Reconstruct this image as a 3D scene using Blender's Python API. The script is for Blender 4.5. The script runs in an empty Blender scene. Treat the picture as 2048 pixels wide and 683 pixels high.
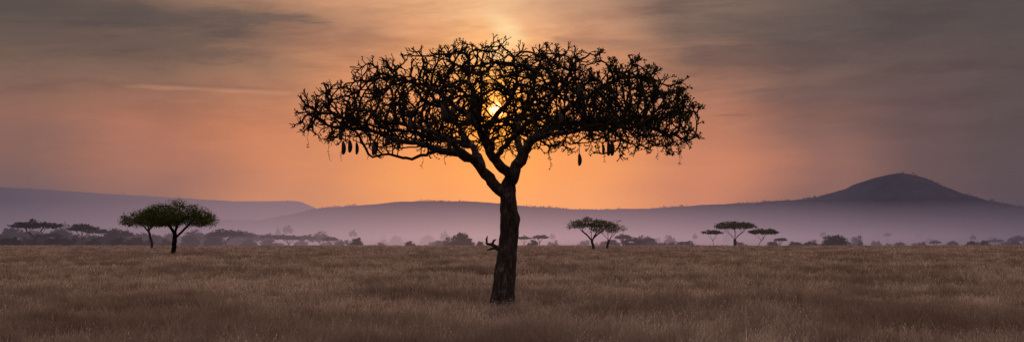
import bpy, math, random
import numpy as np
from mathutils import Vector, noise, kdtree
random.seed(7); rng=np.random.default_rng(7)
sc=bpy.context.scene
F=2472.0; HOR=478.0; CAMH=2.2
def wx(px,d): return (px-1024)*d/F
def wz(py,d): return CAMH+(HOR-py)*d/F
def lin(c):
    out=[]
    for v in c:
        v/=255.0
        out.append(v/12.92 if v<=0.04045 else ((v+0.055)/1.055)**2.4)
    return (out[0],out[1],out[2],1.0)
def link(o): sc.collection.objects.link(o); return o
# ---------------------------------------------------------------- nodes
class NT:
    def __init__(s,nt): s.nt=nt; s.n=nt.nodes; s.l=nt.links
    def new(s,t): return s.n.new(t)
    def put(s,v,sock):
        if isinstance(v,(int,float)): sock.default_value=v
        elif isinstance(v,(tuple,list)): sock.default_value=v
        else: s.l.new(v,sock)
    def m(s,op,a,b=0.0,c=None,clamp=False):
        n=s.new('ShaderNodeMath'); n.operation=op; n.use_clamp=clamp
        s.put(a,n.inputs[0]); s.put(b,n.inputs[1])
        if c is not None: s.put(c,n.inputs[2])
        return n.outputs[0]
    def mr(s,v,a,b,c=0.0,d=1.0,smooth=False):
        n=s.new('ShaderNodeMapRange'); n.clamp=True
        if smooth: n.interpolation_type='SMOOTHSTEP'
        s.put(v,n.inputs[0])
        for i,x in enumerate((a,b,c,d)): s.put(x,n.inputs[i+1])
        return n.outputs[0]
    def mix(s,f,a,b,mode='MIX'):
        n=s.new('ShaderNodeMix'); n.data_type='RGBA'; n.blend_type=mode; n.clamp_factor=True
        s.put(f,n.inputs[0]); s.put(a,n.inputs[6]); s.put(b,n.inputs[7])
        return n.outputs[2]
    def ramp(s,f,stops,interp='LINEAR'):
        n=s.new('ShaderNodeValToRGB'); cr=n.color_ramp; cr.interpolation=interp
        while len(cr.elements)<len(stops): cr.elements.new(0.5)
        for e,(p,c) in zip(cr.elements,stops):
            e.position=p; e.color=c
        s.put(f,n.inputs[0]); return n.outputs[0]
    def comb(s,x,y,z):
        n=s.new('ShaderNodeCombineXYZ'); s.put(x,n.inputs[0]); s.put(y,n.inputs[1]); s.put(z,n.inputs[2]); return n.outputs[0]
    def noise(s,vec,scale,detail=4,rough=0.5,dist=0.0):
        n=s.new('ShaderNodeTexNoise'); s.l.new(vec,n.inputs['Vector'])
        n.inputs['Scale'].default_value=scale; n.inputs['Detail'].default_value=detail
        n.inputs['Roughness'].default_value=rough; n.inputs['Distortion'].default_value=dist
        return n.outputs['Fac']
# aerial haze painted into materials as mist-coloured emission, a function of WORLD position
hz=bpy.data.node_groups.new('painted_haze','ShaderNodeTree')
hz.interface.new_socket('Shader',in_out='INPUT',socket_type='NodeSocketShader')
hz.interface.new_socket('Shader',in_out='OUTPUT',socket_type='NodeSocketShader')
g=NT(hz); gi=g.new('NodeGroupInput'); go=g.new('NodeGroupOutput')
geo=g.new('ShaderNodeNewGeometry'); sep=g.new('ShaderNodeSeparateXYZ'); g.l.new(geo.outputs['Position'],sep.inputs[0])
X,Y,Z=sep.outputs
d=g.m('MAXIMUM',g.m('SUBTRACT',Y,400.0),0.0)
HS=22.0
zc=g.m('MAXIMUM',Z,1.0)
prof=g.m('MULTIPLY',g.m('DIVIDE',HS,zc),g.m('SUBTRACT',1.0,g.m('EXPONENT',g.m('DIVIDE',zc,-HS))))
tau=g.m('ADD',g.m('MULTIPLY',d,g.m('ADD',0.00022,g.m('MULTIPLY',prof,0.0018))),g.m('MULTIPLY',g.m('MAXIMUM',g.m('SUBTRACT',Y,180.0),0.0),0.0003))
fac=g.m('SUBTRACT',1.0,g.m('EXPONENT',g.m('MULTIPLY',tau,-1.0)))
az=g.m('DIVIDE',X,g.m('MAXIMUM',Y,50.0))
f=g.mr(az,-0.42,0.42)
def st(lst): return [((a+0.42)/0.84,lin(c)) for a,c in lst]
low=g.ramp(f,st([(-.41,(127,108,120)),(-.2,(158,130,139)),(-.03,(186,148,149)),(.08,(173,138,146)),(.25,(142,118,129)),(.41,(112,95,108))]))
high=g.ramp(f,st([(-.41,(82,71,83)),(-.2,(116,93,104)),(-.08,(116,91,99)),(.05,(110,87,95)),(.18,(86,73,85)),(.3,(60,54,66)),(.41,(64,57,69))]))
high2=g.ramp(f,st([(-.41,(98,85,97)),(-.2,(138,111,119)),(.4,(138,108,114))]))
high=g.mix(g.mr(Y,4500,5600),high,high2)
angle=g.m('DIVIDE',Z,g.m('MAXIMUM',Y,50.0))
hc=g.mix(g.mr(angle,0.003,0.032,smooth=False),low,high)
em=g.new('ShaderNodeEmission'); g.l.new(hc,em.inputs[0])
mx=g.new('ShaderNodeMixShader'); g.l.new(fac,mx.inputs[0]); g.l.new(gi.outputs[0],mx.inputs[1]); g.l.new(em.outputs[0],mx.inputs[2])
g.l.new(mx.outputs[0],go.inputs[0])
def newmat(name,build,haze=True):
    m=bpy.data.materials.new(name); m.use_nodes=True; m.node_tree.nodes.clear()
    t=NT(m.node_tree); sh=build(t)
    out=t.new('ShaderNodeOutputMaterial')
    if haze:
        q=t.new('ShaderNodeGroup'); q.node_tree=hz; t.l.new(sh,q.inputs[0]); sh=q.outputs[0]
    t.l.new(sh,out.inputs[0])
    m.cycles.emission_sampling='NONE'
    return m
def pos(t): return t.new('ShaderNodeNewGeometry').outputs['Position']
def obc(t): return t.new('ShaderNodeTexCoord').outputs['Object']
def principled(t,col,rough=0.9,bump=None,spec=0.15):
    p=t.new('ShaderNodeBsdfPrincipled'); t.put(col,p.inputs['Base Color']); p.inputs['Roughness'].default_value=rough
    p.inputs['Specular IOR Level'].default_value=spec
    if bump is not None:
        b=t.new('ShaderNodeBump'); b.inputs['Strength'].default_value=bump[1]; b.inputs['Distance'].default_value=bump[2]
        t.l.new(bump[0],b.inputs['Height']); t.l.new(b.outputs[0],p.inputs['Normal'])
    return p.outputs[0]
def diffuse(t,c):
    a=t.new('ShaderNodeBsdfDiffuse'); t.put(c,a.inputs[0]); return a.outputs[0]
def m_bark(t):
    mp=t.new('ShaderNodeMapping'); mp.inputs['Scale'].default_value=(1,1,0.35); t.l.new(obc(t),mp.inputs[0])
    n=t.noise(mp.outputs[0],9,6,0.7,0.4); n2=t.noise(obc(t),2.2,3,0.6)
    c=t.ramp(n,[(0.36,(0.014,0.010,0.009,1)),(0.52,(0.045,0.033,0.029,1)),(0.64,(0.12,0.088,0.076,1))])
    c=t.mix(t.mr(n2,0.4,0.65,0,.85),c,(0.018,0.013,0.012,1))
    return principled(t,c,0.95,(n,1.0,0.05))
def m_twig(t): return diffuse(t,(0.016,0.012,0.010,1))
def mleaf(c1,c2,tc,k):
    def b(t):
        n=t.noise(obc(t),1.1,2)
        c=t.ramp(n,[(0.3,c1),(0.7,c2)])
        tr=t.new('ShaderNodeBsdfTranslucent'); tr.inputs[0].default_value=tc
        ms=t.new('ShaderNodeMixShader'); ms.inputs[0].default_value=k; t.l.new(diffuse(t,c),ms.inputs[1]); t.l.new(tr.outputs[0],ms.inputs[2])
        return ms.outputs[0]
    return b
def m_fruit(t):
    n=t.noise(obc(t),12,3)
    return principled(t,t.ramp(n,[(0.3,(0.014,0.010,0.009,1)),(0.7,(0.035,0.025,0.02,1))]),0.8)
def patchn(t):
    p=pos(t)
    mp=t.new('ShaderNodeMapping'); mp.inputs['Scale'].default_value=(0.13,0.085,0.06); t.l.new(p,mp.inputs[0])
    big=t.noise(mp.outputs[0],1.0,4,0.65)
    mid=t.noise(p,0.8,3,0.65)
    return big,mid
def m_grass(t):
    at=t.new('ShaderNodeAttribute'); at.attribute_name='tint'
    sp=t.new('ShaderNodeSeparateColor'); t.l.new(at.outputs['Color'],sp.inputs[0])
    hgt,rnd,pt=sp.outputs
    big,mid=patchn(t)
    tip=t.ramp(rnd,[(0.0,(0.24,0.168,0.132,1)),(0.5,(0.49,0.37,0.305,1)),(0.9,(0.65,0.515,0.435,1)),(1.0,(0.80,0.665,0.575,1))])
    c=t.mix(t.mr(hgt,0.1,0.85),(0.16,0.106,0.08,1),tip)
    c=t.mix(t.mr(big,0.47,0.58,0.0,0.72),c,(0.13,0.084,0.062,1))
    c=t.mix(t.mr(mid,0.46,0.66,0.0,0.64),c,(0.14,0.092,0.07,1))
    c=t.mix(t.mr(pt,0.50,0.95,0.0,0.7),c,(0.11,0.072,0.054,1))  # tall patches painted darker for the shadow in them
    tr=t.new('ShaderNodeBsdfTranslucent'); t.l.new(c,tr.inputs[0])
    ms=t.new('ShaderNodeMixShader'); ms.inputs[0].default_value=0.35; t.l.new(diffuse(t,c),ms.inputs[1]); t.l.new(tr.outputs[0],ms.inputs[2])
    return ms.outputs[0]
def m_ground(t):
    big,mid=patchn(t)
    fine=t.noise(pos(t),6,4,0.7)
    c=t.ramp(fine,[(0.3,(0.09,0.062,0.048,1)),(0.7,(0.25,0.182,0.148,1))])
    c=t.mix(t.mr(big,0.44,0.62,0.0,0.6),c,(0.09,0.062,0.048,1))
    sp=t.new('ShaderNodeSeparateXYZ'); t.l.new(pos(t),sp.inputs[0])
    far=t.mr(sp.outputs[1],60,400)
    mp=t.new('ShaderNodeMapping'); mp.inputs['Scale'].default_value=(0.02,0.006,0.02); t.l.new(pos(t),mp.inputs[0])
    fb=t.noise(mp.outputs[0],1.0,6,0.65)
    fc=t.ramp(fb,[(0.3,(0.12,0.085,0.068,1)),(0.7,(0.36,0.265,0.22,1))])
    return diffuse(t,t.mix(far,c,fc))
def m_hill(t):
    n=t.noise(pos(t),0.014,7,0.72)
    c=t.ramp(n,[(0.38,(0.0,0.0,0.0,1)),(0.62,(0.14,0.11,0.10,1))])
    return diffuse(t,c)
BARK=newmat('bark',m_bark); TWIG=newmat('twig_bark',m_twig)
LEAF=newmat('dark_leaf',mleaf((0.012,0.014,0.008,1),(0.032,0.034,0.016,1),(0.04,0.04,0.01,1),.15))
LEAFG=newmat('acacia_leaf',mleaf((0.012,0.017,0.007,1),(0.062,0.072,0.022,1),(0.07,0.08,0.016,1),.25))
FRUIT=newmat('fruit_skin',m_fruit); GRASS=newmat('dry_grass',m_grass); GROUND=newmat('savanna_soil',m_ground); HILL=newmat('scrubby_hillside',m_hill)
# ---------------------------------------------------------------- terrain
TY=[-3000,395,480,700,1000,1500,2200,2800,5000,9000]; TZ=[0,0,-.9,-4,-3.8,-0.5,5,11,22,28]
def vn(x,y,s,seed=0.0): return noise.noise(Vector((x*s,y*s,seed)))
def gz(x,y):
    z=float(np.interp(y,TY,TZ))
    if y>20: z+=0.10*vn(x,y,0.05,3)+ (0.5*vn(x,y,0.015,9) if y>200 else 0)*min(1,(y-200)/200 if y>200 else 0)
    return z
def mesh(name,v,f,mats,fm=None,smooth=False):
    me=bpy.data.meshes.new(name); me.from_pydata(v,[],f)
    for m in mats: me.materials.append(m)
    if fm is not None: me.polygons.foreach_set('material_index',fm)
    if smooth: me.polygons.foreach_set('use_smooth',[True]*len(f))
    me.update(); return me
def grid(name,xs_f,ys,hf,mat):
    v=[];fc=[];nx=None
    for y in ys:
        row=xs_f(y); nx=len(row)
        for x in row: v.append((x,y,hf(x,y)))
    for j in range(len(ys)-1):
        for i in range(nx-1):
            a=j*nx+i; fc.append((a,a+1,a+nx+1,a+nx))
    return mesh(name,v,fc,[mat],smooth=True)
ys=[-300,-100,-20,10]+list(np.linspace(20,520,130))+list(np.geomspace(535,9000,70))
me=grid('ground',lambda y:list(np.linspace(-1,1,121)*(120+abs(y)*0.95)),ys,gz,GROUND)
o=link(bpy.data.objects.new('ground',me)); o['kind']='structure'; o['label']='wide flat savanna plain of dry brown grass'; o['category']='ground'
# hills
def hill(name,tab,D,front,back,label,amp,seed,scr,sky_every=7,fr=2.0):
    px=[a for a,b in tab]; py=[b for a,b in tab]
    tx=[wx(a,D) for a in px]; tz=[wz(b,D) for b in py]
    xs=np.linspace(tx[0],tx[-1],300)
    hz_=np.interp(xs,tx,tz)
    k=np.ones(3)/3; hs=np.convolve(np.pad(hz_,1,'edge'),k,'valid')
    base=gz(0,D-front)-3
    def crest(x): return float(np.interp(x,xs,hs))+amp*(noise.noise(Vector((x*0.012,seed,0)))+0.5*noise.noise(Vector((x*0.04,seed,0))))
    def hf(x,y):
        t=(y-D)/(front if y<D else back); t=min(1,abs(t))
        p=0.5+0.5*math.cos(math.pi*t)
        h=crest(x)-base
        return base+max(0,h)*p+amp*fr*noise.fractal(Vector((x*0.004,y*0.004,seed)),1.0,2.0,4)*math.sin(math.pi*t)**2*min(1,max(0,h)/60)
    yy=list(np.linspace(D-front,D,22))+list(np.linspace(D,D+back,8))[1:]
    me=grid(name,lambda y:list(xs),yy,hf,HILL)
    o=link(bpy.data.objects.new(name,me)); o['kind']='structure'; o['label']=label; o['category']='hill'
    v=[];fc=[]
    r=random.Random(seed)
    for i in range(scr):
        x=r.uniform(xs[0],xs[-1]); 
        t=r.random()**1.3
        if i%sky_every==0: t=r.random()*0.02
        y=D-front*t*0.85
        z=hf(x,y)
        s=r.uniform(1.0,2.5)*D/3800*(1.0+ (0.9 if r.random()<0.1 else 0))
        if noise.noise(Vector((x*0.006,y*0.004,5+seed)))<-0.05 : continue
        for k in range(7):
            c=Vector((x+r.gauss(0,s*.8),y+r.gauss(0,s*.5),z+s*0.5+abs(r.gauss(0,s*.45))))
            b=len(v)
            for q in range(3): v.append(c+Vector((r.gauss(0,s*.55),r.gauss(0,s*.55),r.gauss(0,s*.4))))
            fc.append((b,b+1,b+2))
    m2=mesh(name+'_scrub',v,fc,[LEAF])
    o2=link(bpy.data.objects.new('hill_scrub',m2)); o2['kind']='stuff'; o2['label']='scattered dark bushes covering the misty hillside'; o2['category']='scrub'
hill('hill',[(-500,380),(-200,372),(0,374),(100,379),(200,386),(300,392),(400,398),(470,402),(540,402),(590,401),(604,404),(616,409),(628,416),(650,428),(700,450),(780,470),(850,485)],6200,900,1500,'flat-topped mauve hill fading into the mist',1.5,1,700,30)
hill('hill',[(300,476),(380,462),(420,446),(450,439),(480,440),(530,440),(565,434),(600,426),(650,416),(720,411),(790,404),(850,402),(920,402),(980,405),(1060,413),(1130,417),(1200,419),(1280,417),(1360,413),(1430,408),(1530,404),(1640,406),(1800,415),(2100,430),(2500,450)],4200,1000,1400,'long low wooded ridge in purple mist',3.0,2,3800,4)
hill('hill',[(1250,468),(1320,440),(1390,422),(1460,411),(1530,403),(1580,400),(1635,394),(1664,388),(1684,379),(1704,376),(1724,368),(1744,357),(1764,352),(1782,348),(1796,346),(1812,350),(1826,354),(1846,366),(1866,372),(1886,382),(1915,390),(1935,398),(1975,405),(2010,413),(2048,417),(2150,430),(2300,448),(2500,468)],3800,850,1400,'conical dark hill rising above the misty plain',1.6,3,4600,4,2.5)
# ---------------------------------------------------------------- skeleton tools
def grow(nodes,par,att,step,infl,kill,iters,rnd,jit=0.25,up=0.0,start=0,inert=0.35):
    att=[Vector(a) for a in att]; kids=[[] for _ in nodes]
    for it in range(iters):
        if not att: break
        kd=kdtree.KDTree(len(nodes))
        for i in range(start,len(nodes)): kd.insert(nodes[i],i)
        kd.balance()
        acc={}; keep=[]
        for a in att:
            co,i,ds=kd.find(a)
            if ds<kill: continue
            keep.append(a)
            if ds<infl:
                acc.setdefault(i,Vector((0,0,0))); acc[i]+=(a-co)/ds
        att=keep; added=0
        for i,vv in acc.items():
            if vv.length<1e-4: continue
            dr=vv.normalized()+Vector((rnd.gauss(0,jit),rnd.gauss(0,jit),rnd.gauss(0,jit)+up))
            if par[i]>=0: dr+=inert*(nodes[i]-nodes[par[i]]).normalized()
            dr.normalize(); npos=nodes[i]+dr*step
            if len(kids[i])>=3: continue
            bad=False
            for kx in kids[i]:
                if (nodes[kx]-npos).length<step*0.45: bad=True
            if bad: continue
            kids[i].append(len(nodes)); nodes.append(npos); par.append(i); kids.append([]); added+=1
        if added==0: break
def radii(nodes,par,tip,n):
    N=len(nodes); acc=[0.0]*N; r=[0.0]*N
    for i in reversed(range(N)):
        r[i]=max(tip,acc[i]**(1/n)) if acc[i]>0 else tip
        if par[i]>=0: acc[par[i]]+=r[i]**n
    return r
def tubes(nodes,par,r,V,Fc,FM,sel=None,midx=lambda i:0,rough=None):
    N=len(nodes); ch=[[] for _ in range(N)]
    for i in range(N):
        if par[i]>=0: ch[par[i]].append(i)
    stack=[(i,None) for i in range(N) if par[i]<0]
    while stack:
        i,prev=stack.pop()
        chain=[] if prev is None else [prev]
        cur=i
        while True:
            chain.append(cur)
            if not ch[cur]: break
            k=sorted(ch[cur],key=lambda q:-r[q])
            for q in k[1:]: stack.append((q,cur))
            cur=k[0]
        if len(chain)<2: continue
        rad=[r[c] for c in chain]
        if prev is not None: rad[0]=min(r[prev],r[chain[1]]*1.25)
        rm=max(rad[1:]) if len(rad)>1 else rad[0]
        sides=18 if rm>0.2 else 10 if rm>0.1 else 6 if rm>0.04 else 4
        if rm<0.022: sides=3
        up=Vector((0.3,0.9,0.1)); rings=[]
        for a,c in enumerate(chain):
            p=nodes[c]
            t=(nodes[chain[min(a+1,len(chain)-1)]]-nodes[chain[max(a-1,0)]])
            if t.length<1e-6: t=Vector((0,0,1))
            t.normalize()
            u=up-t*up.dot(t)
            if u.length<1e-3: u=t.orthogonal()
            u.normalize(); w=t.cross(u); up=u
            b=len(V); 
            for s in range(sides):
                an=2*math.pi*s/sides
                dv=u*math.cos(an)+w*math.sin(an)
                rr=rad[a]
                if rough and rr>0.05: rr=rough(p,dv,rr)
                V.append(p+dv*rr)
            rings.append(b)
        for a in range(len(rings)-1):
            for s in range(sides):
                s2=(s+1)%sides
                Fc.append((rings[a]+s,rings[a]+s2,rings[a+1]+s2,rings[a+1]+s)); FM.append(midx(chain[a+1]))
        Fc.append(tuple(rings[-1]+s for s in range(sides))); FM.append(midx(chain[-1]))
def leaf(V,Fc,FM,p,dr,L,W,mi,rnd):
    dr=dr.normalized(); s=dr.cross(Vector((rnd.gauss(0,1),rnd.gauss(0,1),rnd.gauss(0,1))))
    if s.length<1e-4: return
    s.normalize(); b=len(V)
    V.extend([p,p+dr*L*.55+s*W*.5,p+dr*L,p+dr*L*.5-s*W*.5]); Fc.append((b,b+1,b+2,b+3)); FM.append(mi)
# ---------------------------------------------------------------- the sausage tree
TD=38.8; S=TD/F; TX=wx(1007,TD); TZ0=gz(TX,TD)
def tp(px,py,dep=0.0):
    k=(TD+dep)/TD
    return Vector(((px-1024)*S*k-TX, dep, CAMH+(HOR-py)*S*k-TZ0))
rt=random.Random(11)
nodes=[];par=[];rmin={};isc=set()
def poly(pts,start,step=0.16,jit=0.022,rr=None):
    P=[Vector(p) for p in pts]; ids=[]; last=start
    cum=[0]
    for a,b in zip(P,P[1:]): cum.append(cum[-1]+(b-a).length)
    L=cum[-1]; n=max(2,int(L/step))
    def cr(s):
        for k in range(len(P)-1):
            if s<=cum[k+1] or k==len(P)-2:
                t=(s-cum[k])/(cum[k+1]-cum[k]); p1,p2=P[k],P[k+1]; p0=P[k-1] if k>0 else p1*2-p2; p3=P[k+2] if k+2<len(P) else p2*2-p1
                return 0.5*((2*p1)+(p2-p0)*t+(2*p0-5*p1+4*p2-p3)*t*t+(3*p1-p0-3*p2+p3)*t**3)
    for i in range(0 if start<0 else 1,n+1):
        s=L*i/n; q=cr(s)
        if i<n and start>=0: q=q+Vector((rt.gauss(0,jit),rt.gauss(0,jit),rt.gauss(0,jit)))
        nodes.append(q); par.append(last); last=len(nodes)-1; ids.append(last)
        if rr: rmin[last]=rr[0]*(rr[1]/rr[0])**((i/n)**.9)
    return ids
def near(p): return min(range(len(nodes)),key=lambda i:(nodes[i]-p).length)
trunk=poly([tp(1005,636),tp(1006,590),tp(1010,545),tp(1015,500),tp(1019,455),tp(1018,420),tp(1016,388)],-1,0.09)
for i in trunk:
    pyy=HOR-(nodes[i].z+TZ0-CAMH)/S
    rmin[i]=S*float(np.interp(pyy,[385,400,412,430,440,460,500,540,580,600,612,640],[16.5,16,17.5,18.5,18.5,18.5,19.5,21,22.5,24,26,30]))
fk=trunk[-1]
L1=poly([nodes[fk],tp(994,374,-.1),tp(970,346,-.2),tp(948,322,-.2),tp(920,309,-.3),tp(880,300,-.5),tp(840,288,-.5),tp(790,280,-.7),tp(740,262,-.9),tp(690,256,-.8)],fk,rr=(.25,.03))
R1=poly([nodes[fk],tp(1019,362,.1),tp(1030,338,.1),tp(1046,308,.2),tp(1064,280,.3),tp(1095,260,.4),tp(1140,246,.5),tp(1200,240,.6),tp(1260,232,.6),tp(1320,236,.7)],fk,rr=(.25,.03))
poly([nodes[near(tp(880,300,-.5))],tp(850,308,-1.2),tp(815,318,-1.4),tp(780,308,-1.7),tp(745,314,-1.6)],near(tp(880,298,-.5)),rr=(.07,.025))
a=near(tp(970,346,-.2)); poly([nodes[a],tp(955,310,.6),tp(930,275,1.2),tp(905,235,1.8),tp(860,190,2.2),tp(800,150,2.0)],a,rr=(.14,.03))
a=near(tp(1024,352,.1)); M=poly([nodes[a],tp(1002,332,-.2),tp(982,308,-.4),tp(968,280,-.6),tp(945,240,-.8),tp(900,205,-1.2),tp(850,170,-1.6),tp(780,155,-1.6)],a,rr=(.17,.03))
a=near(tp(968,280,-.6)); poly([nodes[a],tp(972,255,-1.0),tp(1016,205,-1.6),tp(1035,160,-2.0),tp(1020,105,-2.2)],a,rr=(.11,.03))
a=near(tp(945,240,-.8)); poly([nodes[a],tp(950,200,-.6),tp(935,150,-.3),tp(940,105,0)],a,rr=(.08,.03))
a=near(tp(1046,308,.2)); poly([nodes[a],tp(1034,270,1.0),tp(1050,220,1.6),tp(1070,160,1.9),tp(1085,105,1.8)],a,rr=(.13,.03))
a=near(tp(990,318,-.3)); poly([nodes[a],tp(1010,290,-.6),tp(1040,262,-.9),tp(1090,215,-1.2),tp(1130,165,-1.2),tp(1150,125,-1)],a,rr=(.10,.03))
a=near(tp(1095,260,.4)); poly([nodes[a],tp(1130,220,-.3),tp(1180,190,-.9),tp(1230,160,-1.2),tp(1290,152,-1.2)],a,rr=(.10,.03))
a=near(tp(1064,280,.3)); poly([nodes[a],tp(1085,272,-.8),tp(1130,264,-1.8),tp(1190,258,-2.7),tp(1260,256,-3.4)],a,rr=(.11,.03))
a=near(tp(1140,246,.5)); poly([nodes[a],tp(1190,250,1.6),tp(1250,246,2.6),tp(1310,256,3.2)],a,rr=(.08,.03))
a=near(tp(1260,232,.6)); poly([nodes[a],tp(1300,256,.2),tp(1345,270,-.2),tp(1380,280,-.3)],a,rr=(.06,.025))
a=near(tp(948,322,-.2)); poly([nodes[a],tp(915,295,-1.2),tp(880,268,-2.3),tp(820,252,-3.2),tp(770,245,-3.7)],a,rr=(.12,.03))
a=near(tp(930,300,.8)); poly([nodes[a],tp(890,280,1.8),tp(830,266,2.8),tp(770,256,3.4)],a,rr=(.09,.03))
a=near(tp(982,308,-.4)); poly([nodes[a],tp(985,290,-1.6),tp(965,262,-2.8),tp(955,236,-3.8)],a,rr=(.08,.03))
a=near(tp(1034,270,1.0)); poly([nodes[a],tp(1030,255,2.2),tp(1035,240,3.4),tp(1030,225,4.0)],a,rr=(.08,.03))
a=near(tp(740,262,-.9)); poly([nodes[a],tp(700,240,-.3),tp(660,228,0),tp(616,228,.2)],a,rr=(.045,.025))
nsc=len(nodes)
bx=[584,600,630,692,756,830,900,960,1007,1060,1110,1160,1220,1292,1346,1384,1400]
top=[236,200,187,154,120,99,95,88,78,84,95,105,117,131,149,170,212]
bot=[258,274,281,289,304,312,296,278,264,274,292,274,278,288,302,310,288]
EX=[(p-1007)*S for p in bx]; ET=[wz(t,TD)-TZ0 for t in top]; EB=[wz(t,TD)-TZ0 for t in bot]
RL=-EX[0]; RR=EX[-1]; RD=4.6
sund=Vector(((993-1024)/F,1.0,(HOR-220)/F)).normalized()
cam0=Vector((-TX,-TD,CAMH-TZ0))
def dsun(p):
    w=p-cam0; return (w-sund*w.dot(sund)).length
def env(x,y):
    R=RL if x<0 else RR
    rho=math.hypot(x/R,y/RD)
    lim=1+.05*noise.noise(Vector((x,y,4)))
    if rho>lim: return None
    rho=min(rho,1)
    th=math.atan2(y/RD,x/R); w=(1+math.cos(th))/2
    zt=np.interp(rho*RR,EX,ET)*w+np.interp(-rho*RL,EX,ET)*(1-w)+.26*noise.noise(Vector((x*1.3,y*1.3,2)))
    zb=np.interp(rho*RR,EX,EB)*w+np.interp(-rho*RL,EX,EB)*(1-w)+.26*noise.noise(Vector((x*1.2,y*1.2,8)))
    return zb,max(zt,zb+.2)
def void(p):
    thr=-.33+ (.0 if abs(p.x)>2.2 else .18*(1-abs(p.x)/2.2)*(p.z<6.3))
    return noise.noise(Vector((p.x*1.3,p.y*.7,p.z*1.9)))<thr
att=[]
while len(att)<4200:
    x=rt.uniform(-RL,RR); y=rt.uniform(-RD,RD)
    e=env(x*1.02,y*1.02)
    if not e: continue
    z=rt.uniform(e[0]+.05,e[1]-.08)
    p=Vector((x,y,z))
    if z<e[0] or void(p) or dsun(p)<0.27: continue
    att.append(p)
grow(nodes,par,att,0.17,1.2,0.30,90,rt,jit=0.20,up=0.08,start=trunk[-1],inert=0.5)
N1=len(nodes)
def hcnt():
    h=[0]*len(nodes)
    for p_ in par:
        if p_>=0: h[p_]+=1
    return h
hc=hcnt(); N0=len(nodes)
def rotd(d,amin,amax):
    ax=d.cross(Vector((rt.gauss(0,1),rt.gauss(0,1),rt.gauss(0,1))))
    if ax.length<1e-3: ax=d.orthogonal()
    ax.normalize(); a=math.radians(rt.uniform(amin,amax))
    return (d*math.cos(a)+ax.cross(d)*math.sin(a)).normalized()
def antler(i,dr,lev,L):
    p=nodes[i]+dr*L*rt.uniform(.7,1.3)
    e=env(p.x,p.y)
    if e is None or p.z>e[1]+.14 or p.z<e[0]-.10:
        if lev<2 or rt.random()<.6: return
    nodes.append(p); par.append(i); k=len(nodes)-1
    if lev<=0: return
    n=rt.choice((1,2,2,2,3)) if lev>1 else rt.choice((1,2,2))
    for j in range(n):
        nd=rotd(dr,18,60)+Vector((p.x*.02,p.y*.02,.24)); antler(k,nd.normalized(),lev-1,L*.88)
for i in range(len(trunk),N0):
    if par[i]<0: continue
    d0=(nodes[i]-nodes[par[i]]).normalized(); out=Vector((nodes[i].x*.05,nodes[i].y*.05,.25))
    if void(nodes[i]) and rt.random()<.7: continue
    dens=noise.noise(Vector((nodes[i].x*1.1,nodes[i].y*1.1,nodes[i].z*1.5+7)))
    if hc[i]==0:
        for k in range(rt.choice((2,2,3))): antler(i,(rotd(d0,10,55)+out*.6).normalized(),rt.choice((1,2,2)),.13)
    elif i>=nsc and rt.random()<.46+.5*dens:
        antler(i,(rotd(d0,35,75)+out).normalized(),rt.choice((1,2,2,3)),.13)
    elif i<nsc and nodes[i].z>5.4 and rt.random()<.5:
        antler(i,(rotd(d0,35,75)+out).normalized(),3,.145)
kill=set()
for i in range(len(nodes)):
    if par[i] in kill or (i>=nsc and dsun(nodes[i])<0.125): kill.add(i)
mp_={}; nn=[];np_=[];rm2={}
for i in range(len(nodes)):
    if i in kill: continue
    mp_[i]=len(nn); nn.append(nodes[i]); np_.append(-1 if par[i]<0 else mp_[par[i]])
    if i in rmin: rm2[len(nn)-1]=rmin[i]
nodes,par,rmin=nn,np_,rm2
r=radii(nodes,par,0.0112,2.95)
nt=len(trunk)
for i in range(len(nodes)):
    if i<nt: r[i]=rmin[i]
    elif i in rmin: r[i]=min(max(r[i],rmin[i]*0.9),rmin[i]*1.15+.008)
for i in range(nt,len(nodes)):
    if par[i]>=0: r[i]=min(r[i],r[par[i]]*0.99)
def rough(p,dv,rr):
    q=Vector((p.x,p.y,p.z*0.7))+dv*0.3
    e=1+0.09*noise.noise(q*2.6)+0.08*noise.noise(q*8)
    if p.z<4:
        b=tp(1038,436); e+=0.22*math.exp(-((p+dv*rr-b).length/0.14)**2)
        if p.z<0.6: e+=0.15*(0.6-p.z)*(1+math.sin(math.atan2(dv.y,dv.x)*5))
    return rr*e
V=[];Fc=[];FM=[]
tubes(nodes,par,r,V,Fc,FM,midx=lambda i:0 if r[i]>0.055 else 1,rough=rough)
tv=[];tf=[];cv=[];cf=[];ma={};mb={}
for f_,m_ in zip(Fc,FM):
    vv,ff,mm=(tv,tf,ma) if m_==0 else (cv,cf,mb)
    q=[]
    for i in f_:
        if i not in mm: mm[i]=len(vv); vv.append(V[i])
        q.append(mm[i])
    ff.append(tuple(q))
cm=[0]*len(cf)
hc=hcnt()
for i in range(nt,len(nodes)):
    if r[i]>0.03: continue
    p=nodes[i]; side=p.x/6.5
    tipn=hc[i]==0
    edge=np.interp(p.z,[5,6.8,7.6,8.5],[.12,.10,.04,.0])
    dens=.45+1.1*noise.noise(Vector((p.x*.9,p.y*.9,p.z*1.2+20)))
    pr=(0.36+0.44*max(0,side)+.25*max(0,dens-.5)) if tipn else (0.01+0.18*max(0,side)+edge*(1-abs(side)*.6))*max(0,dens)*2
    if rt.random()>pr or dsun(p)<0.15: continue
    d0=(p-nodes[par[i]]).normalized(); ax=(d0+Vector((0,0,.4))).normalized()
    big=0.64+0.5*max(0,side+.1)
    for k in range(rt.randint(3,6)):
        dr=ax*rt.uniform(.0,.8)+Vector((rt.gauss(0,.6),rt.gauss(0,.6),rt.gauss(0,.5)))
        leaf(cv,cf,cm,p,dr,rt.uniform(.06,.11)*big,rt.uniform(.03,.05)*big,1,rt)
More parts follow.
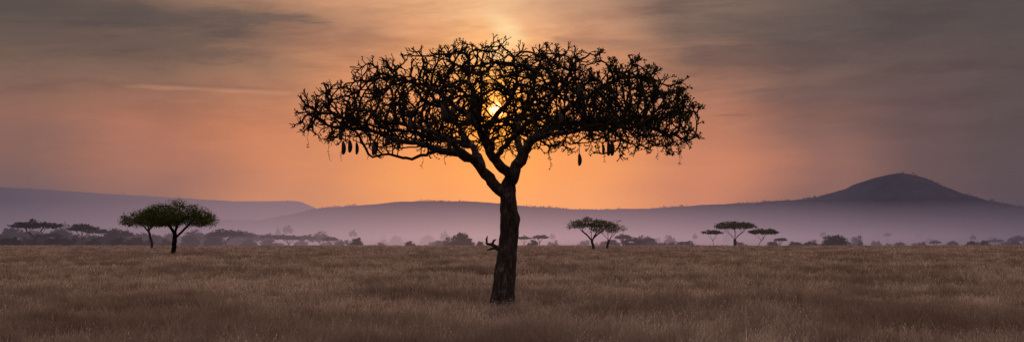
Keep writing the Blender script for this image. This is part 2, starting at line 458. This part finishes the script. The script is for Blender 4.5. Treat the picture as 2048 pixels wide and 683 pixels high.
def empty(name,loc,label,cat,group=None):
    e=link(bpy.data.objects.new(name,None)); e.location=loc; e['label']=label; e['category']=cat; e.empty_display_size=0.5
    if group: e['group']=group
    return e
def part(name,me,parent,label=None):
    o=link(bpy.data.objects.new(name,me)); o.parent=parent
    if label:o['label']=label
    return o
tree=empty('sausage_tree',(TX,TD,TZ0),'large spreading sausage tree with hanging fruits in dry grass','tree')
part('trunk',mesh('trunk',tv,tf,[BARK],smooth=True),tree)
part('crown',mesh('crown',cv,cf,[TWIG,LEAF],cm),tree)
sn=[tp(1004,500),tp(992,494),tp(984,488),tp(974,487),tp(969,484)]; sp_=[-1,0,1,2,3]
sr=[.10,.075,.055,.042,.012]
for base,pts in ((3,[tp(973,478),tp(975,471)]),(2,[tp(988,480),tp(993,478)]),(1,[tp(980,498,.02),tp(974,500)])):
    last=base
    for k,p in enumerate(pts): sn.append(p); sp_.append(last); sr.append([.035,.015][k]); last=len(sn)-1
sv=[];sf=[];sm=[]; tubes(sn,sp_,sr,sv,sf,sm,rough=rough)
part('broken_branch',mesh('broken_branch',sv,sf,[BARK],smooth=True),tree)
def topnode(x,y,z):
    best=None;bs=1e9
    for i in range(nt,len(nodes)):
        p=nodes[i]
        if p.z<z+0.1 or p.z>z+1.4: continue
        s=(p.x-x)**2*4+(p.y-y)**2*0.3+0.15*(p.z-z)**2
        if s<bs: bs=s;best=i
    return nodes[best]
def fruit(px,py0,py1,dep,wpx=9):
    a=tp(px,py0,dep); b=tp(px,py1,dep); n=topnode(a.x,a.y,a.z)
    x,y=a.x*.6+n.x*.4,n.y*.7+a.y*.3
    V=[];F2=[];FM=[]
    N=[n,Vector((x,y,(n.z+a.z)/2+.02)),Vector((x,y,a.z))]; tubes(N,[-1,0,1],[.014,.012,.016],V,F2,FM)
    L=a.z-b.z; R=wpx*S/2; rings=[]
    for k in range(11):
        t=k/10; rr=R*max(.12,math.sin(math.pi*min(1,(t*.93+.05)))**.42)*(0.88+.2*t)
        c=Vector((x+0.02*math.sin(t*3),y,a.z-L*t)); rings.append(len(V))
        for s in range(10):
            an=s*math.pi/5; V.append(c+Vector((math.cos(an)*rr,math.sin(an)*rr,0)))
    for k in range(10):
        for s in range(10): F2.append((rings[k]+s,rings[k]+(s+1)%10,rings[k+1]+(s+1)%10,rings[k+1]+s))
    F2.append(tuple(rings[-1]+s for s in range(10))); F2.append(tuple(rings[0]+s for s in range(10)))
    part('fruit',mesh('fruit',V,F2,[FRUIT],smooth=True),tree)
for a in [(687,283,309,-1.6),(697,279,304,-1.5),(712,284,308,-1.4,7),(681,258,280,-1.9,8),(748,289,311,-2),(753,283,306,-1.2,7),(797,274,300,-2.6,8),(776,270,292,-2,7),(895,268,300,-3.2,8),(903,212,240,-4,10),(886,205,240,-4.1,10),(894,216,246,-3.6,10),
          (1160,307,331,-1.5,8),(1215,284,312,-2.2,8),(1223,283,312,-1.9,9),(1207,290,306,-2.6,6),(1163,165,195,-4.0,9),(1070,250,278,-3.5,8),(865,225,250,-3.6,8),(1290,250,275,-2.6,9),(935,225,252,-4.2,9),(1120,225,250,-4,9),(820,235,262,-3.6,9)]:
    fruit(*a)
def strand(px,py0,py1,dep):
    a=tp(px,py0,dep); b=tp(px,py1,dep); n=topnode(a.x,a.y,a.z)
    V=[];F2=[];FM=[]; x,y=a.x,n.y*.7+a.y*.3
    zs=np.linspace(n.z,b.z,8); N=[Vector((x+(n.x-x)*max(0,1-k/2)+.025*math.sin(k*1.3+px),y,z)) for k,z in enumerate(zs)]
    tubes(N,[-1]+list(range(7)),[.007]*8,V,F2,FM)
    for k in range(rt.randint(5,8)):
        p=rt.uniform(b.z,a.z)
        leaf(V,F2,FM,Vector((x+.025*math.sin((n.z-p)/(n.z-b.z)*9.1+px),y,p)),Vector((rt.choice((-1,1))*1.0,rt.gauss(0,.5),rt.uniform(-.9,.1))),rt.uniform(.04,.085),.03,0,rt)
    part('flower_strand',mesh('flower_strand',V,F2,[FRUIT]),tree)
for a in [(617,284,297,0),(658,290,320,-1),(682,305,322,-1),(738,308,320,-1.5),(845,322,337,-1.5),(890,306,330,-1.5),(1100,316,340,-1),(1098,300,322,-1),(1235,284,305,-1.5),(1256,286,306,-1),(1183,290,305,-1),(1316,300,318,-.5),(1358,304,331,0),(1362,300,318,0),(1207,300,325,-1.5)]:
    strand(*a)
# ---------------------------------------------------------------- acacias & bushes
def acacia_mesh(seed,H,W,thick,lean=0.0,natt=260,leaves=12,lsize=.2,limbs=3,tr=.16,shape=1.0,fork=0.42,fill=8,gap=-.22,und=.3):
    q=random.Random(seed); nd=[];pr=[]
    st_=H*.045
    n0=int(H*fork/st_)
    for k in range(n0+1):
        t=k/n0; nd.append(Vector((lean*W*t*t*.5+q.gauss(0,H*.005),q.gauss(0,H*.005),H*fork*t-.0))); pr.append(k-1)
    nd[0]=Vector((0,0,-.3))
    for l in range(limbs):
        an=2*math.pi*(l+q.random()*.5)/limbs; last=n0-q.randint(0,max(1,n0//4)); p=nd[last].copy(); dr=Vector((math.cos(an)*.75,math.sin(an)*.75,1.0)).normalized()
        for k in range(int(H*(.75-fork)/st_)):
            p=p+dr*st_+Vector((q.gauss(0,.08),q.gauss(0,.08),0))*st_; dr=(dr+Vector((math.cos(an)*.06,math.sin(an)*.06,0))).normalized(); nd.append(p.copy()); pr.append(last); last=len(nd)-1
    att=[]; cx=lean*W*.5
    while len(att)<natt:
        x=q.uniform(-1,1);y=q.uniform(-1,1);rho=math.hypot(x,y)
        th=math.atan2(y,x)
        lob=1+.24*noise.noise(Vector((math.cos(th)*1.6,math.sin(th)*1.6,seed*3.1)))
        if rho>lob: continue
        zt=H-thick*.5*(rho**2.4)*shape; zb=H-thick+thick*.12*rho
        un=noise.noise(Vector((x*2.5,y*2.5,seed))); zt+=thick*und*1.2*(un-.25); zb+=thick*und*.8*noise.noise(Vector((x*3,y*3,seed+9)))
        z=q.uniform(max(zb,zt-thick*.8),max(zt,zb+.05*thick))
        if noise.noise(Vector((x*2.8,y*2.8,z/thick*2.5+seed)))<gap: continue
        att.append(Vector((cx+x*W/2,y*W/2,z)))
    grow(nd,pr,att,st_,W*.6,st_*1.6,60,q,jit=.2,start=max(0,n0-n0//4))
    rr=radii(nd,pr,H*.003,2.4)
    sc_=tr/max(rr[1],1e-3)
    rr=[x_*(sc_ if x_>tr*.25 or sc_<1 else 1) for x_ in rr]
    rr=[max(x_,H*.003) for x_ in rr]
    V=[];F2=[];FM=[]; tubes(nd,pr,rr,V,F2,FM)
    hcn=[0]*len(nd)
    for p_ in pr:
        if p_>=0:hcn[p_]+=1
    LV=[];LF=[]
    def clump(p,n,sx,sz):
        for k in range(n):
            c=p+Vector((q.gauss(0,sx),q.gauss(0,sx),q.gauss(0,sz)))
            b=len(LV); s=lsize*q.uniform(.6,1.25)
            u=Vector((q.gauss(0,1),q.gauss(0,1),q.gauss(0,.6))).normalized(); w=u.cross(Vector((q.gauss(0,.8),q.gauss(0,.8),1))).normalized()
            LV.extend([c-u*s*.5,c+w*s*.32,c+u*s*.5,c-w*s*.32]); LF.append((b,b+1,b+2,b+3))
    for i,p in enumerate(nd):
        if p.z<H-thick*.98 or hcn[i]>0: continue
        clump(p,leaves,W*.03+lsize*.4,thick*.05)
    for p in att: clump(p,fill,W*.024+lsize*.3,thick*.05)
    return (V,F2),(LV,LF)
def put_acacia(px,base_py,top_py,w_px,thick_px,label,group,**kw):
    D=CAMH*F/(base_py-HOR)
    k=D/F; x=wx(px,D); z=gz(x,D); H=wz(top_py,D)-z; 
    wood,lv=acacia_mesh(H=H,W=w_px*k,thick=thick_px*k,lsize=max(.18,k*kw.pop('lpx',3.0)),tr=kw.pop('trpx',4)*k,**kw)
    e=empty('acacia_tree',(x,D,z),label,'tree',group)
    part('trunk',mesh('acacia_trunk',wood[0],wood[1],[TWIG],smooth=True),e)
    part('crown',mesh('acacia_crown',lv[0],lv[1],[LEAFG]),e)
G1='flat-topped acacia trees on the savanna'
put_acacia(347,510,400,150,54,'dense dark green acacia with a domed flat-bottomed crown',G1,seed=3,natt=1000,leaves=10,fill=16,limbs=5,shape=1.05,trpx=4.6,lean=.05,fork=.40,gap=-.36,und=.2)
put_acacia(304,497,416,100,38,'slender-stemmed acacia with drooping flat crown beside another',G1,seed=5,natt=520,leaves=8,fill=13,limbs=4,shape=.9,trpx=2.6,lean=-.14,fork=.45,gap=-.28,und=.25)
put_acacia(1187,501,433,92,24,'flat-topped acacia with twisted trunk in grass',G1,seed=8,natt=340,leaves=7,fill=10,limbs=5,trpx=2.7,lean=-.08,shape=.9,fork=.3,gap=-.18,lpx=2.6,und=.3)
put_acacia(1214,498.5,441,74,24,'airy small acacia with forked trunk in grass',G1,seed=9,natt=230,leaves=6,fill=8,limbs=4,trpx=2.5,lean=.10,shape=1.0,fork=.3,gap=-.12,lpx=2.4,und=.35)
put_acacia(1470,491.5,442,80,15,'wide umbrella acacia with spreading limbs',G1,seed=12,natt=280,leaves=7,fill=13,limbs=6,trpx=3,shape=.7,fork=.28,gap=-.24,lpx=2.9,und=.3)
put_acacia(1427,491.5,459,40,9,'small leaning umbrella acacia',G1,seed=14,natt=120,leaves=7,fill=11,limbs=4,trpx=2.4,lean=-.1,shape=.7,gap=-.2,lpx=2.6,und=.3)
put_acacia(1517,491.5,456,56,12,'leaning umbrella acacia with curved trunk',G1,seed=15,natt=190,leaves=7,fill=12,limbs=5,trpx=2.6,lean=.34,shape=.8,gap=-.2,lpx=2.8,und=.3)
def joined(name,wood,lv,lm):
    V=list(wood[0])+list(lv[0]); off=len(wood[0]); F2=list(wood[1])+[tuple(i+off for i in f_) for f_ in lv[1]]
    return mesh(name,V,F2,[TWIG,lm],[0]*len(wood[1])+[1]*len(lv[1]))
ACV=[joined('small_acacia',*acacia_mesh(seed=30+i,H=10,W=14,thick=[2.8,3.6,4.8,3.2,5.4,4.0][i],natt=210,leaves=7,fill=12,lsize=.7,limbs=4+i%3,tr=.3,shape=[.9,1.1,1.4,1.0,1.5,1.2][i],lean=[-.1,.05,.0,.12,.05,-.05][i],fork=[.33,.28,.3,.4,.25,.3][i],gap=-.2,und=.4),LEAF) for i in range(6)]
def bush_mesh(seed,n=24,leaves=60):
    q=random.Random(seed); V=[];F2=[]
    stems=([Vector((0,0,-.3))]+[Vector((q.gauss(0,2.2),q.gauss(0,2),q.uniform(1.5,4))) for _ in range(6)],[-1]+[0]*6)
    W=[[],[],[]]; tubes(stems[0],stems[1],[.5]+[.25]*6,W[0],W[1],W[2])
    for c in range(n):
        an=q.random()*6.28; rr=q.random()**.6; h=(1-rr**2)**.5
        cc=Vector((math.cos(an)*rr*5.5,math.sin(an)*rr*5.5,q.uniform(.1,1)*h*6.8+.8)); s=q.uniform(.8,1.7)
        for k in range(leaves):
            c0=cc+Vector((q.gauss(0,s*.65),q.gauss(0,s*.65),q.gauss(0,s*.55)))
            if c0.z<.1: c0.z=.1
            b=len(V)
            for _ in range(3): V.append(c0+Vector((q.gauss(0,.45),q.gauss(0,.45),q.gauss(0,.35))))
            F2.append((b,b+1,b+2))
    return joined('bush',(W[0],W[1]),(V,F2),LEAF)
BUV=[bush_mesh(60+i,n=14+7*i,leaves=75) for i in range(5)]
rb=random.Random(5)
G2='distant acacia trees standing in the mist'; G3='dark bushes scattered across the misty plain'
def put(kind,px,top_py,w_px,D,label=None,var=None):
    x=wx(px,D); z=gz(x,D); H=wz(top_py,D)-z; W=w_px*D/F
    if H<.6: return
    if kind=='a':
        o=link(bpy.data.objects.new('acacia_tree',rb.choice(ACV) if var is None else ACV[var])); o.scale=(W/14,W/14,H/10.2); o['group']=G2; o['category']='tree'; o['label']=label or 'hazy flat-topped acacia standing in mist'
    else:
        o=link(bpy.data.objects.new('bush',rb.choice(BUV) if var is None else BUV[var])); o.scale=(W/12,W/12,H/8.4); o['group']=G3; o['category']='bush'; o['label']=label or 'rounded dark bush on the misty plain'
    o.location=(x,D,z); o.rotation_euler=(0,0,rb.uniform(0,6.28)); return o
put('a',68,440,96,445,'broad flat-topped acacia rising from scrub',0); put('a',165,445,52,450,'flat-topped acacia above low scrub',3)
for a in [(20,455,42),(50,463,34),(100,464,46),(130,459,36),(152,466,32),(195,455,46),(222,463,42),(245,459,38),(262,467,42),(5,465,30),(282,463,36),(180,468,32),(75,465,38),(310,469,34),(210,469,40),(118,455,30),(228,452,34),(34,452,30)]:
    put(rb.choice('aab'),a[0],a[1],a[2],rb.uniform(460,560))
for a in [(22,472,44),(45,471,40),(85,472,40),(120,471,40),(160,473,38),(205,472,46),(240,472,42),(140,474,34),(5,474,34),(275,474,34),(330,475,34),(185,475,36),(62,476,40),(104,476,36),(225,476,38),(258,476,30),(300,476,34)]:
    put('b',a[0],a[1],a[2],rb.uniform(440,490))
for k in range(44):
    px=rb.uniform(-30,560); put(rb.choice('ab'),px,rb.uniform(457,475)+max(0,px-280)*.015,rb.uniform(20,46),rb.uniform(540,820))
for a in [('a',392,458,52),('a',450,457,66),('a',486,461,48),('b',425,469,40),('b',380,471,40),('a',510,465,40),('b',540,474,38),('a',578,467,50),('a',612,467,40),('a',640,463,40),('b',600,476,34),('b',690,477,34),('a',660,472,32),('b',465,474,40),('b',500,476,36),('b',404,476,34),('a',430,463,44)]:
    put(a[0],a[1],a[2],a[3],rb.uniform(490,610))
put('b',1672,470,50,445,'large rounded dark bush on the plain',4); put('b',1660,476,34,450,None,3); put('b',922,465,42,450,'rounded dark bush on the plain',4)
for a in [('b',713,473,26),('b',820,480,20),('b',902,473,30),('b',938,475,24),('a',1048,471,26),('a',1079,468,32),('b',1066,477,22),('a',1247,466,34),('b',1250,475,28),('a',1283,470,54),('b',1300,474,50),('b',1272,476,40),('b',1370,480,44),('b',1625,482,24),('b',1590,481,28),('a',1560,474,24),('b',1545,480,24),('b',960,482,18),('b',1325,483,24),('b',1345,482,24),('b',1610,484,24)]:
    put(a[0],a[1],a[2],a[3],rb.uniform(438,475))
for a in [('b',1713,467,34),('b',1755,480,20),('b',1845,481,26),('a',1870,479,22),('b',1905,481,26),('a',1990,477,34),('b',2015,477,38),('a',2040,470,40),('b',2030,479,38),('b',1960,482,26),('b',1800,482,24),('a',2070,474,40),('a',1340,471,24),('a',1655,470,16),('b',-20,470,50),('b',1100,481,20),('b',860,482,18),('b',1000,482,16),('b',1780,484,26),('b',1830,484,22),('b',760,483,22),('b',880,484,18)]:
    put(a[0],a[1],a[2],a[3],rb.uniform(520,660))
for k in range(30):
    px=rb.uniform(560,2080); put('b',px,rb.uniform(476,484.5),rb.uniform(14,34),rb.uniform(470,680))
for i in range(54):
    D=rb.uniform(1000,2600); px=rb.uniform(-60,2110); zg=gz(0,D); bpy_=HOR-(zg-CAMH)*F/D
    h=rb.uniform(5,9)*F/D; put('a' if rb.random()<.25 else 'b',px,bpy_-h,h*rb.uniform(1.1,1.9),D)
for a in [(130,444,16),(128,446,14),(575,449,20),(556,452,12),(706,457,16),(890,461,20),(1105,466,12),(1338,468,14),(1775,464,14),(1946,467,12),(1645,462,12),(1390,466,10),(645,458,22)]:
    put('a',a[0],a[1],a[2],rb.uniform(850,1150))
# ---------------------------------------------------------------- grass
def vnoise(x,y,s,seed):
    r_=np.random.default_rng(seed); T=r_.random((256,256)); X=x*s;Y=y*s
    xi=np.floor(X).astype(int);yi=np.floor(Y).astype(int);fx=X-xi;fy=Y-yi;fx=fx*fx*(3-2*fx);fy=fy*fy*(3-2*fy)
    g_=lambda a,b:T[a%256,b%256]
    return (g_(xi,yi)*(1-fx)+g_(xi+1,yi)*fx)*(1-fy)+(g_(xi,yi+1)*(1-fx)+g_(xi+1,yi+1)*fx)*fy
NTF=70000
u=rng.random(NTF); D=21*(430/21)**u
x=(rng.random(NTF)*2-1)*(D*.414*1.22+2)
pt=0.36*vnoise(x,D*.6,.22,1)+.34*vnoise(x,D*.8,.8,2)+.30*vnoise(x,D,2.1,3)
pt=np.clip((pt-.5)*2.1+.5+np.clip((34-D)*.02,0,.2),0,1)
keep=rng.random(NTF)<(0.5+pt)
keep&=np.hypot(x-TX,D-TD)>.5
x=x[keep];D=D[keep];pt=pt[keep]
pt=pt*np.clip(np.hypot((x-TX)/1.2,(D-TD+1.2)/2.2),.25,1)
ex=TX+rng.normal(0,1.0,120); ey=TD+rng.normal(0,.5,120); kk=np.hypot(ex-TX,ey-TD)>.5
x=np.concatenate([x,ex[kk]]);D=np.concatenate([D,ey[kk]]);pt=np.concatenate([pt,np.full(kk.sum(),.3)])
z=np.array([gz(a,b) for a,b in zip(x,D)])
NB=13
tb=rng.random(len(x))
X=np.repeat(x,NB);Y=np.repeat(D,NB);Zb=np.repeat(z,NB);PT=np.repeat(pt,NB);TB=np.repeat(tb,NB);n=len(X)
sp=0.12*np.sqrt(Y/30)
X=X+rng.normal(0,1,n)*sp;Y=Y+rng.normal(0,1,n)*sp
hgt=(0.13+0.34*PT)*rng.uniform(.5,1.3,n)*(.7+.6*TB); tall=rng.random(n)<.04; hgt[tall]*=1.4
wid=.0052*(np.maximum(Y,26)/30)**.9*rng.uniform(.6,1.5,n)
an=rng.random(n)*2*np.pi; lean=rng.uniform(.03,.7,n)*hgt; la=rng.random(n)*2*np.pi
dx=np.cos(an)*wid;dy=np.sin(an)*wid; lx=np.cos(la)*lean+.02;ly=np.sin(la)*lean
co=np.empty((n,5,3),np.float32)
co[:,0]=np.stack([X-dx,Y-dy,Zb-.03],1); co[:,1]=np.stack([X+dx,Y+dy,Zb-.03],1)
co[:,2]=np.stack([X+dx*.9+lx*.4,Y+dy*.9+ly*.4,Zb+hgt*.6],1); co[:,3]=np.stack([X-dx*.9+lx*.4,Y-dy*.9+ly*.4,Zb+hgt*.6],1)
co[:,4]=np.stack([X+lx,Y+ly,Zb+hgt*.96],1)
rr=np.clip(rng.random(n)*.45+TB*.5,0,1)**1.1; rr[tall]=.85+.1*rng.random(tall.sum())
sh=np.where(rng.random(n)<.16)[0]; ns=len(sh); tipp=co[sh,4].astype(np.float64)
sw=.009*(np.maximum(Y[sh],26)/30)**.65*rng.uniform(.6,1.4,ns); sl_=sw*rng.uniform(1.8,3.4,ns); a2=rng.random(ns)*2*np.pi
hd=np.empty((ns,4,3),np.float32); ox=np.cos(a2)*sw; oy=np.sin(a2)*sw; kx=lx[sh]/np.maximum(hgt[sh],.05)
hd[:,0]=tipp+np.stack([0*sw,0*sw,-sl_*.5],1); hd[:,1]=tipp+np.stack([ox,oy,sl_*.3],1); hd[:,2]=tipp+np.stack([kx*sl_*.6,0*sw,sl_*1.2],1); hd[:,3]=tipp+np.stack([-ox,-oy,sl_*.3],1)
me=bpy.data.meshes.new('grass'); nv=n*5+ns*4; me.vertices.add(nv); me.vertices.foreach_set('co',np.concatenate([co.reshape(-1,3),hd.reshape(-1,3)]).ravel())
me.loops.add(n*7+ns*4); me.polygons.add(n*2+ns)
b=(np.arange(n)*5)[:,None]; li=np.concatenate([b+0,b+1,b+2,b+3,b+3,b+2,b+4],1).astype(np.int32).ravel()
b2=(n*5+np.arange(ns)*4)[:,None]; li2=np.concatenate([b2,b2+1,b2+2,b2+3],1).astype(np.int32).ravel()
me.loops.foreach_set('vertex_index',np.concatenate([li,li2]))
ls=np.stack([np.arange(n)*7,np.arange(n)*7+4],1).astype(np.int32).ravel(); me.polygons.foreach_set('loop_start',np.concatenate([ls,(n*7+np.arange(ns)*4).astype(np.int32)]))
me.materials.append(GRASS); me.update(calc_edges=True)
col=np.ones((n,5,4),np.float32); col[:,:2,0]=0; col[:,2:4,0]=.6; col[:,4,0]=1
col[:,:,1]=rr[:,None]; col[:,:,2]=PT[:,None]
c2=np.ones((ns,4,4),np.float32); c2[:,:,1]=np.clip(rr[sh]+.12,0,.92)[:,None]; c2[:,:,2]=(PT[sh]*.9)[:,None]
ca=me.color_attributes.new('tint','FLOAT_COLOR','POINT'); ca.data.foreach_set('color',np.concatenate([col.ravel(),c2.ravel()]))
o=link(bpy.data.objects.new('grass',me)); o['kind']='stuff'; o['label']='tall dry brown savanna grass'; o['category']='grass'
# ---------------------------------------------------------------- world
w=bpy.data.worlds.new('World'); sc.world=w; w.use_nodes=True; w.node_tree.nodes.clear(); t=NT(w.node_tree)
w.cycles.sampling_method='MANUAL'; w.cycles.sample_map_resolution=512
tc=t.new('ShaderNodeTexCoord'); sx=t.new('ShaderNodeSeparateXYZ'); t.l.new(tc.outputs['Generated'],sx.inputs[0])
az=t.m('ARCTAN2',sx.outputs[0],sx.outputs[1]); el=t.m('ARCSINE',sx.outputs[2])
def A(px): return math.atan((px-1024)/F)
def E(py): return math.atan((HOR-py)/F)
wv=t.comb(t.m('MULTIPLY',az,5.0),t.m('MULTIPLY',el,26.0),0.0)
wn=t.noise(wv,1.0,3,0.55,0.0)
az2=t.m('ADD',az,t.m('MULTIPLY',t.m('SUBTRACT',wn,0.5),0.07))
el2=t.m('ADD',el,t.m('MULTIPLY',t.m('SUBTRACT',wn,0.5),0.03))
f=t.mr(az2,-0.42,0.42)
def sr_(l): return t.ramp(f,[((A(p)+.42)/.84,lin(c)) for p,c in l],'EASE')
rows=[(400,[(20,(118,96,99)),(300,(148,109,102)),(600,(206,139,107)),(850,(246,162,104)),(1000,(254,169,106)),(1150,(248,163,108)),(1400,(204,133,106)),(1650,(140,102,97)),(1850,(105,84,88)),(2030,(94,79,86))]),
(340,[(20,(130,99,94)),(300,(172,117,99)),(600,(216,140,101)),(850,(248,161,98)),(1000,(254,169,98)),(1150,(248,161,100)),(1400,(208,134,103)),(1650,(147,105,96)),(1850,(107,85,86)),(2030,(94,80,84))]),
(250,[(20,(146,105,92)),(300,(177,118,96)),(550,(205,133,98)),(800,(238,151,94)),(1000,(252,165,86)),(1180,(240,152,95)),(1420,(186,124,99)),(1650,(136,101,93)),(1850,(106,85,84)),(2030,(94,80,81))]),
(150,[(20,(124,99,87)),(300,(130,102,88)),(520,(163,120,96)),(720,(217,147,104)),(880,(243,168,106)),(1000,(252,180,108)),(1160,(226,156,110)),(1400,(155,114,96)),(1650,(119,95,88)),(1850,(101,84,81)),(2030,(93,79,79))]),
(70,[(20,(101,86,79)),(250,(113,92,83)),(480,(136,107,91)),(700,(185,135,106)),(850,(225,162,117)),(950,(246,186,130)),(1005,(255,220,164)),(1060,(243,182,133)),(1180,(200,147,115)),(1380,(131,105,92)),(1650,(102,88,83)),(1850,(93,82,79)),(2030,(88,78,77))]),
(0,[(20,(99,85,79)),(250,(122,100,88)),(480,(162,124,102)),(700,(206,152,116)),(850,(232,175,129)),(1000,(238,187,141)),(1150,(196,150,120)),(1350,(134,110,97)),(1650,(106,91,85)),(1850,(95,84,80)),(2030,(88,78,77))])]
c=sr_(rows[0][1])
for k in range(1,len(rows)):
    c=t.mix(t.mr(el2,E(rows[k-1][0]),E(rows[k][0])),c,sr_(rows[k][1]))
cv_=t.comb(t.m('MULTIPLY',az,6.0),t.m('MULTIPLY',t.m('SUBTRACT',el,t.m('MULTIPLY',az,.04)),34.0),2.0)
cn=t.noise(cv_,1.0,9,0.66,0.35)
cv2=t.comb(t.m('MULTIPLY',az,18.0),t.m('MULTIPLY',el,95.0),7.0)
cn2=t.noise(cv2,1.0,7,0.68,0.5)
cover=t.m('MULTIPLY',t.mr(cn,0.42,0.66,smooth=True),t.mr(el,E(340),E(120),0.05,0.75))
c=t.mix(cover,c,t.mix(1.0,c,(0.70,0.67,0.72,1),'MULTIPLY'))
c=t.mix(t.m('MULTIPLY',t.mr(cn2,0.48,0.74,smooth=True),t.mr(el,E(380),E(200),0.0,0.65)),c,t.mix(1.0,c,(1.15,1.11,1.10,1),'MULTIPLY'))
c=t.mix(t.m('MULTIPLY',t.mr(cn2,0.50,0.30,smooth=True),t.mr(el,E(300),E(120),0.0,0.6)),c,t.mix(1.0,c,(0.86,0.84,0.87,1),'MULTIPLY'))
def band(pa,pb,ya,sy,thr,colr,amt,slope=0.0,fine=False,soft=.5,nz=3.0):
    """wispy cloud bank in a given part of the sky"""
    global c
    yy=t.m('SUBTRACT',el,t.m('ADD',E(ya),t.m('MULTIPLY',t.m('SUBTRACT',az,A((pa+pb)/2)),slope)))
    gy=t.m('EXPONENT',t.m('MULTIPLY',t.m('POWER',t.m('ABSOLUTE',t.m('DIVIDE',yy,sy/F)),2.0),-1.0))
    gx=t.m('MULTIPLY',t.mr(az,A(pa)-.02,A(pa)+.05,smooth=True),t.mr(az,A(pb)-.06,A(pb)+.02,1,0,smooth=True))
    mm=t.m('MULTIPLY',gx,gy)
    k=t.mr(t.m('ADD',mm,t.m('MULTIPLY',t.m('SUBTRACT',cn2 if fine else cn,.5),nz)),thr,thr+soft,smooth=True)
    c=t.mix(t.m('MULTIPLY',k,t.m('MULTIPLY',amt,t.m('MINIMUM',t.m('MULTIPLY',mm,1.6),1.0))),c,lin(colr))
band(-400,560,46,34,.1,(89,79,76),.72,-.05,False,.9,2.4)
band(-200,580,104,32,.25,(101,86,80),.6,-.06,True,.9)
band(340,720,44,20,.30,(99,85,81),.65,-.03,True,.8,3.6)
band(1250,2300,55,50,.25,(88,78,77),.45,0.0,False,.8)
band(1280,2300,122,28,.3,(99,84,82),.45,-.02,False,.8)
band(180,660,188,7,.35,(210,150,120),.32,-.02,True,.9,3.2)
band(200,620,181,5,.2,(134,101,91),.36,-.02,True,.8,2.8)
band(780,920,75,8,.5,(205,145,108),.4,0,True)
band(1030,1440,92,13,.30,(150,112,94),.55,-.07,True,.9,3.6)
band(1400,2000,195,18,.35,(108,88,87),.4,0.01,False,.8)
band(1400,1600,234,4,.5,(130,98,92),.45,0,True,.6,4.0)
s0=A(993); e0=E(220)
dist=t.m('SQRT',t.m('ADD',t.m('POWER',t.m('ABSOLUTE',t.m('SUBTRACT',az,s0)),2.0),t.m('POWER',t.m('ABSOLUTE',t.m('SUBTRACT',el,e0)),2.0)))
def addc(c_,k,colr):
    n=t.new('ShaderNodeVectorMath'); n.operation='SCALE'; n.inputs[0].default_value=colr[:3]; t.l.new(k,n.inputs['Scale'])
    m=t.new('ShaderNodeVectorMath'); m.operation='ADD'; t.l.new(c_,m.inputs[0]); t.l.new(n.outputs[0],m.inputs[1]); return m.outputs[0]
def gs(rad,p=2.0): return t.m('EXPONENT',t.m('MULTIPLY',t.m('POWER',t.m('DIVIDE',dist,rad),p),-1.0))
c=addc(c,gs(0.055),(0.20,0.035,-0.02)); c=addc(c,gs(0.026),(0.35,0.13,-0.02)); c=addc(c,gs(0.011),(1.2,.32,.08)); c=addc(c,t.mr(dist,0.0040,0.0064,1.0,0.0,smooth=True),(5.0,1.5,.7))
sky=t.new('ShaderNodeTexSky'); sky.sky_type='NISHITA'; sky.sun_disc=False; sky.sun_elevation=e0; sky.sun_rotation=math.radians(-0.7); sky.air_density=1.5; sky.dust_density=3
sk=t.new('ShaderNodeVectorMath'); sk.operation='SCALE'; t.l.new(sky.outputs[0],sk.inputs[0]); sk.inputs['Scale'].default_value=0.10
up_=t.new('ShaderNodeVectorMath'); up_.operation='ADD'; t.l.new(sk.outputs[0],up_.inputs[0]); up_.inputs[1].default_value=(0.98,0.78,0.75)  # brightness added to the unseen upper sky to light the grass
c=t.mix(t.mr(el,0.22,0.75,smooth=True),c,up_.outputs[0])
bg=t.new('ShaderNodeBackground'); t.l.new(c,bg.inputs[0]); bg.inputs[1].default_value=1.0
wo=t.new('ShaderNodeOutputWorld'); t.l.new(bg.outputs[0],wo.inputs[0])
sl=bpy.data.lights.new('sun','SUN'); sl.energy=0.8; sl.angle=math.radians(6); sl.color=(1,.62,.36)
so=link(bpy.data.objects.new('sun',sl)); so.rotation_euler=(-sund).to_track_quat('-Z','Y').to_euler(); so.location=(0,60,30)
cd=bpy.data.cameras.new('camera'); cd.sensor_width=36; cd.lens=F/2048*36; cd.shift_y=(HOR-341.5)/2048; cd.clip_end=30000
co_=link(bpy.data.objects.new('camera',cd)); co_.location=(0,0,CAMH+gz(0,0)); co_.rotation_euler=(math.radians(90),0,0); sc.camera=co_
sc.view_settings.view_transform='Standard'; sc.view_settings.look='None'; sc.view_settings.exposure=0
